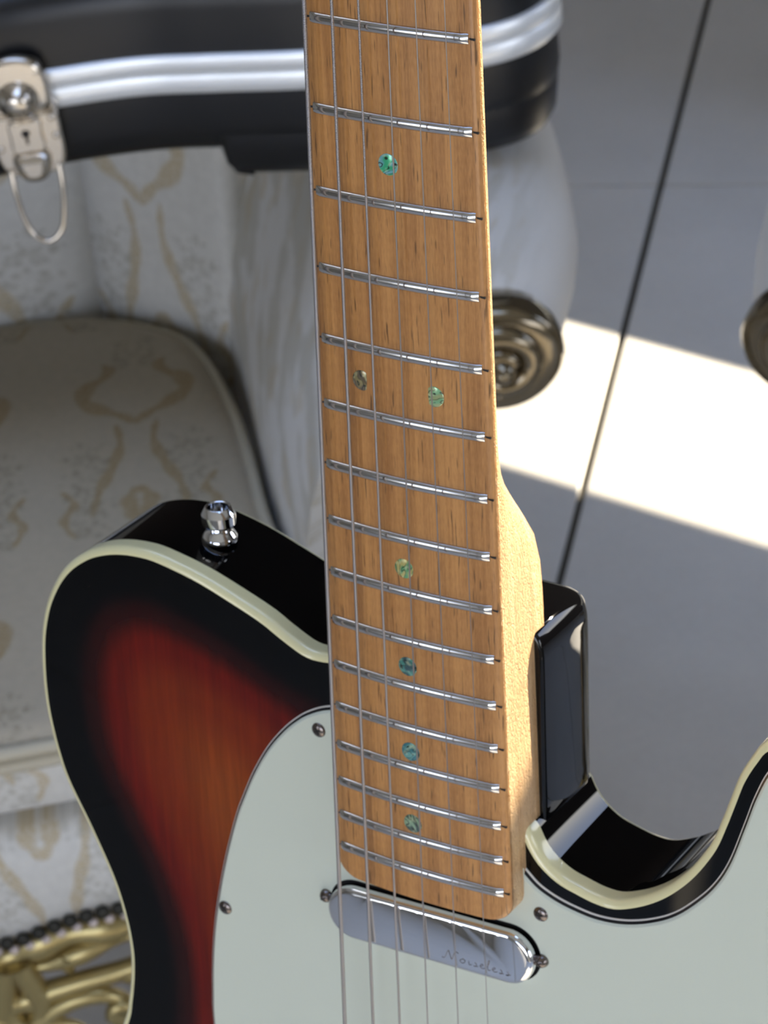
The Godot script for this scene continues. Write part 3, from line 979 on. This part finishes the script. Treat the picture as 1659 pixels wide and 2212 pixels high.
func make_pickguard(g: Node3D) -> void:
	var edge := [Vector2(-28.0, 424.3), Vector2(-34.4, 425.7), Vector2(-38.5, 427.2), Vector2(-42.3, 429.3), Vector2(-46.2, 432.1), Vector2(-51.8, 437.5), Vector2(-58.3, 445.8), Vector2(-64.2, 456.0), Vector2(-68.7, 465.9), Vector2(-71.6, 473.0), Vector2(-75.6, 485.4), Vector2(-79.4, 499.4), Vector2(-82.7, 514.6), Vector2(-84.8, 529), Vector2(-85.9, 542), Vector2(-86.3, 556), Vector2(-84, 590), Vector2(-70, 622), Vector2(-40, 634)]
	var a := spline(edge, false, 6)
	var b := spline([Vector2(60, 634), Vector2(100, 610), Vector2(116, 560), Vector2(124, 500), Vector2(133, 455), Vector2(135, 425), Vector2(129, 408), Vector2(118, 401.5), Vector2(110, 403.2), Vector2(104.6, 408.4), Vector2(100.6, 417.3), Vector2(97.3, 427.7), Vector2(93.0, 440.6), Vector2(88.2, 449.6), Vector2(81.8, 457.3), Vector2(76, 462.6), Vector2(70, 466.2), Vector2(63.5, 468.9), Vector2(57.5, 470.3), Vector2(51.5, 470.7), Vector2(45.5, 470.0), Vector2(39.5, 468.6), Vector2(34, 466.2), Vector2(30.0, 462.8), Vector2(27.8, 460.6)], false, 6)
	var ring := even(a, 1.5, false)
	ring.append_array(even(b, 1.5, false))
	ring.append_array(PackedVector2Array([Vector2(27.8, 464), Vector2(27.6, 470), Vector2(24.5, 473.6), Vector2(21, 474.5), Vector2(0, 474.5), Vector2(-21, 474.5), Vector2(-24.5, 473.6), Vector2(-27.6, 470), Vector2(-28, 464), Vector2(-28, 430)]))
	var prof := [Vector2(0, BODY_TOP), Vector2(0.0, BODY_TOP + 0.25), Vector2(0.35, BODY_TOP + 0.55)]
	var low := MB.new()
	low.g = -1
	loft(low, ring, prof, G)
	var mid := MB.new()
	mid.g = -1
	loft(mid, ring, [Vector2(0.35, BODY_TOP + 0.55), Vector2(1.05, BODY_TOP + 1.2)], G)
	var up := MB.new()
	up.g = -1
	var t := BODY_TOP + 1.8
	loft(up, ring, [Vector2(1.05, BODY_TOP + 1.2), Vector2(1.7, t - 0.05), Vector2(1.95, t)], G)
	# the face, with the pickup opening cut out of its two halves
	var face := inset(ring, 1.95)
	var hole := pill(-1.5, 492.0, 36.2, 9.7, -0.030)
	for s in [-1.0, 1.0]:
		var x0 := -1.5
		var box := PackedVector2Array([Vector2(x0, 300), Vector2(x0 + s * 400, 300), Vector2(x0 + s * 400, 900), Vector2(x0, 900)])
		for piece in Geometry2D.intersect_polygons(face, box):
			for q in Geometry2D.clip_polygons(piece, hole):
				cap(up, q, t, G, func(_p): return Vector2.ZERO)
	var wallm := MB.new()
	loft(wallm, hole, [Vector2(0, t), Vector2(0, BODY_TOP + 0.05)], G)
	cap(wallm, hole, BODY_TOP + 0.08, G, func(_p): return Vector2.ZERO)
	var pg := part("pickguard", joined([low, mid, up, wallm]), [M.guard_low, M.guard_ply, M.guard, M.dark], g)
	for q in [[-38.6, 434.3, 2.35, 0.4], [-77.2, 508.1, 2.35, 1.0], [34.8, 475.2, 2.35, 0.2]]:
		screw(pg, q[0], q[1], t, q[2], 1.0, q[3])
	for q in [[-38.9, 491.6], [35.0, 491.0]]:
		screw(pg, q[0], q[1], t, 2.15, 2.4, 0.6)


func screw(parent: Node3D, u: float, v: float, w: float, r: float, h: float, turn: float) -> void:
	var mb := MB.new()
	var xf := Transform3D(Basis(Vector3(1, 0, 0), PI / 2).rotated(Vector3(0, 0, 1), turn), G(u, v, w))
	var prof := []
	for i in 8:
		var a := PI / 2 * i / 7.0
		prof.append(Vector2(r * cos(a), h * sin(a)) * 0.001)
	prof.push_front(Vector2(r * 1.0, -0.1) * 0.001)
	lathe(mb, prof, 24, xf)
	var cut := MB.new()
	for k in 2:
		block(cut, Vector3(r * 0.95, 0.25, 0.42) * 0.001, xf * Transform3D(Basis(Vector3.UP, PI / 2 * k), Vector3(0, h * 0.00094, 0)))
	part("screw", joined([mb, cut]), [M.screw, M.dark], parent)


func pill(cu: float, cv: float, hl: float, r: float, slope: float) -> PackedVector2Array:   # rounded bar lying across the strings
	var out := PackedVector2Array()
	for s in [1.0, -1.0]:
		for i in 21:
			var a := -PI / 2 + PI * i / 20.0
			out.append(Vector2(s * (hl - r + r * cos(a)), s * r * sin(a)))
	var moved := PackedVector2Array()
	for p in even(out, 0.7, true):
		moved.append(Vector2(cu + p.x, cv + p.y + slope * p.x))
	return moved


func make_pickup(g: Node3D) -> void:
	var ring := pill(-1.5, 492.3, 35.2, 8.9, -0.030)
	var mb := MB.new()
	var top := -5.0
	var prof := [Vector2(0, BODY_TOP + 0.2), Vector2(0, top - 1.6)]
	for i in range(1, 6):
		var a := PI / 2 * i / 5.0
		prof.append(Vector2(1.6 * (1.0 - cos(a)), top - 1.6 * (1.0 - sin(a))))
	loft(mb, ring, prof, G)
	cap(mb, inset(ring, 1.6), top, G, func(_p): return Vector2.ZERO)
	var pk := part("pickup", mb.mesh(), M.chrome, g, "chrome neck pickup cover with engraved script")
	# engraved script, written as one thin line: n o i s e l e s s
	var letters := [
		[[0, 0.2], [0.9, 0.3], [1.7, 2.6], [2.2, 3.6], [2.6, 2.0], [3.2, 0.3], [3.8, 2.4], [4.5, 3.8], [5.4, 3.4]],
		[[6.6, 1.6], [5.8, 0.8], [6.3, 0.0], [7.2, 0.3], [7.3, 1.4], [6.6, 1.8], [7.6, 1.3]],
		[[8.6, 1.6], [8.8, 0.1], [9.6, 0.4]],
		[[10.6, 1.7], [11.1, 0.9], [10.9, 0.1], [10.2, 0.2], [11.6, 0.3]],
		[[12.4, 0.8], [13.2, 1.4], [12.7, 1.8], [12.2, 0.9], [12.8, 0.1], [13.8, 0.4]],
		[[14.5, 1.2], [15.3, 3.6], [14.9, 3.8], [14.7, 0.3], [15.6, 0.3]],
		[[16.3, 0.8], [17.1, 1.4], [16.6, 1.8], [16.1, 0.9], [16.7, 0.1], [17.7, 0.4]],
		[[18.7, 1.8], [19.2, 0.9], [19.0, 0.1], [18.3, 0.2], [19.7, 0.3]],
		[[20.8, 1.8], [21.3, 0.9], [21.1, 0.1], [20.4, 0.2], [21.9, 0.6]]]
	var script := MB.new()
	for l in letters:
		var pts := []
		for q in l:
			var du: float = q[0] * 1.06
			pts.append(G(3.4 + du, 497.9 - 0.030 * (3.4 + du) - q[1] * 0.85, top + 0.02))
		tube(script, spline3(pts, 5), 0.00011, 5)
	part("engraved_script", script.mesh(), M.screw, pk)


func neck_section(v: float) -> PackedVector2Array:   # the half of the neck's cross-section below the board: (u, depth)
	var b := board_half(v)
	var shaft := [[1.0, 1.2], [1.0, 2.6], [0.975, 4.2], [0.92, 6.4], [0.82, 9.4], [0.66, 13.0], [0.46, 16.4], [0.24, 18.8], [0.0, 19.8]]
	var heel := [[1.0, 1.2], [1.0, 5.0], [1.0, 10.0], [1.0, 15.0], [1.0, 20.0], [1.0, 24.4], [0.96, 25.4], [0.5, 25.4], [0.0, 25.4]]
	var keys := [[325.0, 0.0], [333.0, 0.05], [338.0, 0.13], [343.0, 0.24], [349.0, 0.42], [355.0, 0.64], [362.0, 0.86], [371.0, 0.97], [382.0, 1.0]]
	var t := 0.0 if v < 325.0 else 1.0
	for k in keys.size() - 1:
		if v >= keys[k][0] and v < keys[k + 1][0]:
			t = lerpf(keys[k][1], keys[k + 1][1], (v - keys[k][0]) / (keys[k + 1][0] - keys[k][0]))
	var out := PackedVector2Array()
	for i in 9:
		out.append(Vector2(b * lerpf(shaft[i][0], heel[i][0], t), lerpf(shaft[i][1], heel[i][1], t)))
	return out


func end_half(v: float) -> float:   # the board's half width, with rounded corners at its end
	var b := board_half(v)
	var r := 6.5
	var d := v - (NECK_END - r)
	return b if d <= 0.0 else b - r + sqrt(maxf(0.0, r * r - d * d))


func make_neck(g: Node3D) -> void:
	var vs := []
	var v := 0.0
	while v < 320.0:
		vs.append(v)
		v += 10.0
	while v < 468.0:
		vs.append(v)
		v += 3.0
	for k in 9:
		vs.append(NECK_END - 6.5 + 6.5 * sin(PI / 2 * k / 8.0))
	var board := []
	var lower := []
	for q in vs:
		var row := PackedVector3Array()
		var h := end_half(q)
		var b := board_half(q)
		row.append(G(-h, q, board_w(h, q) - 1.7))
		row.append(G(-h, q, board_w(h, q) - 0.9))
		row.append(G(-h + 0.35, q, board_w(h, q) - 0.3))
		row.append(G(-h + 1.1, q, board_w(h - 1.1, q) - 0.02))
		for k in 13:
			var u := (h - 2.0) * (-1.0 + k / 6.0)
			row.append(G(u, q, board_w(u, q)))
		row.append(G(h - 1.1, q, board_w(h - 1.1, q) - 0.02))
		row.append(G(h - 0.35, q, board_w(h, q) - 0.3))
		row.append(G(h, q, board_w(h, q) - 0.9))
		row.append(G(h, q, board_w(h, q) - 1.7))
		board.append(row)
		var sec := neck_section(q)
		var lr := PackedVector3Array()
		for i in 9:
			lr.append(G(-sec[i].x * h / b, q, -sec[i].y - 1.0))
		for i in range(7, -1, -1):
			lr.append(G(sec[i].x * h / b, q, -sec[i].y - 1.0))
		lower.append(lr)
	var mb := MB.new()
	mb.grid(lower, false)
	mb.g = 1
	mb.fan(lower[0])
	var last: PackedVector3Array = lower[lower.size() - 1]
	mb.fan(last)
	for i in mb.U.size():
		var p := mb.P[i]
		mb.U[i] = Vector2((p.z * 1000.0 + p.x * 300.0) / 45.0 + 0.5, p.y * 1000.0 / 150.0)
	var neck := part("neck", mb.mesh(), M.maple_side, g, "worn maple neck")
	mb = MB.new()
	mb.grid(board, false)
	mb.g = 1
	mb.fan(board[0])
	mb.fan(board[board.size() - 1])
	for i in mb.U.size():
		var p := mb.P[i]
		mb.U[i] = Vector2(p.x * 1000.0 / 64.0 + 0.5, p.y * 1000.0 / 200.0)
	part("fretboard", mb.mesh(), M.maple, neck)
	# frets: crowned bars bent to the board, their ends filed at a slant, with the tang slot beyond
	for n in range(4, 23):
		var fv := SCALE * (1.0 - pow(2.0, -n / 12.0))
		var h := fret_half(fv)
		var us := [-h, -h + 0.5, -h + 1.4]
		for k in 15:
			us.append((h - 2.2) * (-1.0 + k / 7.0))
		us.append_array([h - 1.4, h - 0.5, h])
		var rows := []
		for u in us:
			var e := minf(1.0, 0.45 + (h - absf(u)) / 1.4 * 0.55)
			var row := PackedVector3Array()
			for k in 9:
				var a := PI * k / 8.0
				row.append(G(u, fv - 1.5 * cos(a) * (0.9 + 0.1 * e), board_w(u, fv) - 0.05 + 1.2 * e * pow(sin(a), 0.75)))
			rows.append(row)
		mb = MB.new()
		mb.grid(rows, false)
		mb.g = 1
		mb.fan(rows[0]); mb.fan(rows[rows.size() - 1])
		var slot := MB.new()
		for s in [-1.0, 1.0]:
			block(slot, Vector3(1.7, 0.55, 0.5) * 0.001, Transform3D(Basis(Vector3(0, 0, 1), -s * h / CROWN_R), G(s * (h + 0.8), fv, board_w(h, fv) - 0.26)))
		part("fret", joined([mb, slot]), [M.fret, M.dark], neck)
	# abalone position dots
	var k0 := 0
	for q in [[-1.0, 251.6], [-12.2, 314.4], [10.4, 314.7], [-1.0, 368.3], [-1.1, 399.0], [-1.2, 426.5], [-1.4, 450.3]]:
		mb = MB.new()
		var w := board_w(q[0], q[1])
		var rot := k0 * 1.3 + 0.5
		var xf := Transform3D(Basis(Vector3(0, 0, 1), -q[0] / CROWN_R) * Basis(Vector3(1, 0, 0), PI / 2), G(q[0], q[1], w))
		lathe(mb, [Vector2(0.00295, -0.0004), Vector2(0.00295, 0.00002), Vector2(0.0028, 0.00006), Vector2(0.0, 0.00008)], 32, xf)
		for i in mb.U.size():
			var p: Vector3 = xf.affine_inverse() * mb.P[i]
			mb.U[i] = Vector2(p.x, p.z).rotated(rot) / 0.0064 + Vector2(0.5, 0.5)
		part("inlay_dot", mb.mesh(), abalone(k0), neck)
		k0 += 1
	# nut and headstock above the frame
	mb = MB.new()
	block(mb, Vector3(43.0, 3.2, 4.5) * 0.001, Transform3D(Basis(), G(0, -1.6, -0.6)), 0.0005)
	part("nut", mb.mesh(), M.bone, neck)
	var head := even(spline([Vector2(-21, -3), Vector2(-22, -14), Vector2(-34, -40), Vector2(-38, -100), Vector2(-34, -160), Vector2(-14, -178), Vector2(10, -172), Vector2(28, -150), Vector2(30, -80), Vector2(28, -30), Vector2(22, -10), Vector2(21, -3)], true, 8), 2.5, true)
	mb = MB.new()
	loft(mb, head, [Vector2(2, -5.0), Vector2(0.6, -5.3), Vector2(0, -6.5), Vector2(0, -17), Vector2(0.6, -18.4), Vector2(2, -19)], G)
	mb.g = 1
	cap(mb, inset(head, 2), -5.0, G, func(p): return Vector2(p.x / 64.0, p.y / 200.0))
	cap(mb, inset(head, 2), -19.0, G, func(p): return Vector2(p.x / 64.0, p.y / 200.0))
	part("headstock", mb.mesh(), M.maple, neck)


func abalone(k: int) -> StandardMaterial3D:
	var n1 := noise(200 + k, 0.022, 1)
	var n2 := noise(300 + k, 0.03, 2)
	var tint: Color = [rgb8(70, 190, 140), rgb8(150, 140, 100), rgb8(140, 196, 150), rgb8(110, 170, 120), rgb8(86, 150, 140), rgb8(110, 170, 165), rgb8(150, 180, 150)][k]
	var other: Color = [rgb8(120, 190, 200), rgb8(110, 100, 84), rgb8(176, 190, 140), rgb8(200, 190, 120), rgb8(60, 90, 96), rgb8(70, 130, 140), rgb8(70, 90, 84)][k]
	var m := mat("abalone", Color.WHITE, 0.15, 0.25, 1.0, 0.03)
	m.albedo_texture = picture(64, 64, func(x, y):
		var a: float = n1.get_noise_2d(x * 1.0, y * 2.2)
		var b: float = n2.get_noise_2d(x + 50.0, y * 1.8)
		var c: Color = tint.lerp(other, clampf(0.5 + a * 1.6, 0.0, 1.0))
		var vein: float = absf(fposmod((y + x * 0.35) / 26.0 + a * 0.9, 1.0) - 0.5)
		c = c.lerp(Color(0.10, 0.13, 0.11), clampf(1.0 - vein * 9.0, 0.0, 1.0))
		return c.lerp(Color(0.88, 0.90, 0.74), clampf(b * 1.2 - 0.15, 0.0, 0.6)))
	return m


func make_strings(g: Node3D) -> void:
	# (u at the nut, u at the bridge, diameter), bass to treble
	var list := [[-20.3, -27.9, 1.17, true], [-13.1, -17.1, 0.91, true], [-6.0, -7.1, 0.66, true], [1.7, 3.2, 0.44, false], [8.5, 14.7, 0.34, false], [15.9, 25.5, 0.26, false]]
	for s in list:
		var path := PackedVector3Array()
		for i in 40:
			var t := i / 39.0
			path.append(G(lerpf(s[0], s[1], t), t * SCALE, 2.5 + (t * SCALE - 207.0) / 313.0))
		var mb := MB.new()
		tube(mb, path, s[2] * 0.0005, 10, 1.0, Vector3(0, 0, 1), SCALE / 0.36)
		part("string", mb.mesh(), M.wound if s[3] else M.string, g)
	# bridge plate with saddles, below the frame
	var br := MB.new()
	block(br, Vector3(84, 78, 2.0) * 0.001, Transform3D(Basis(), G(0, 664, BODY_TOP + 1.0)), 0.0006)
	for s in list:
		tube(br, PackedVector3Array([G(s[1] - 3.6, SCALE, -3.0), G(s[1] + 3.6, SCALE, -3.0)]), 0.0062, 14)
	part("bridge", br.mesh(), M.chrome, g)
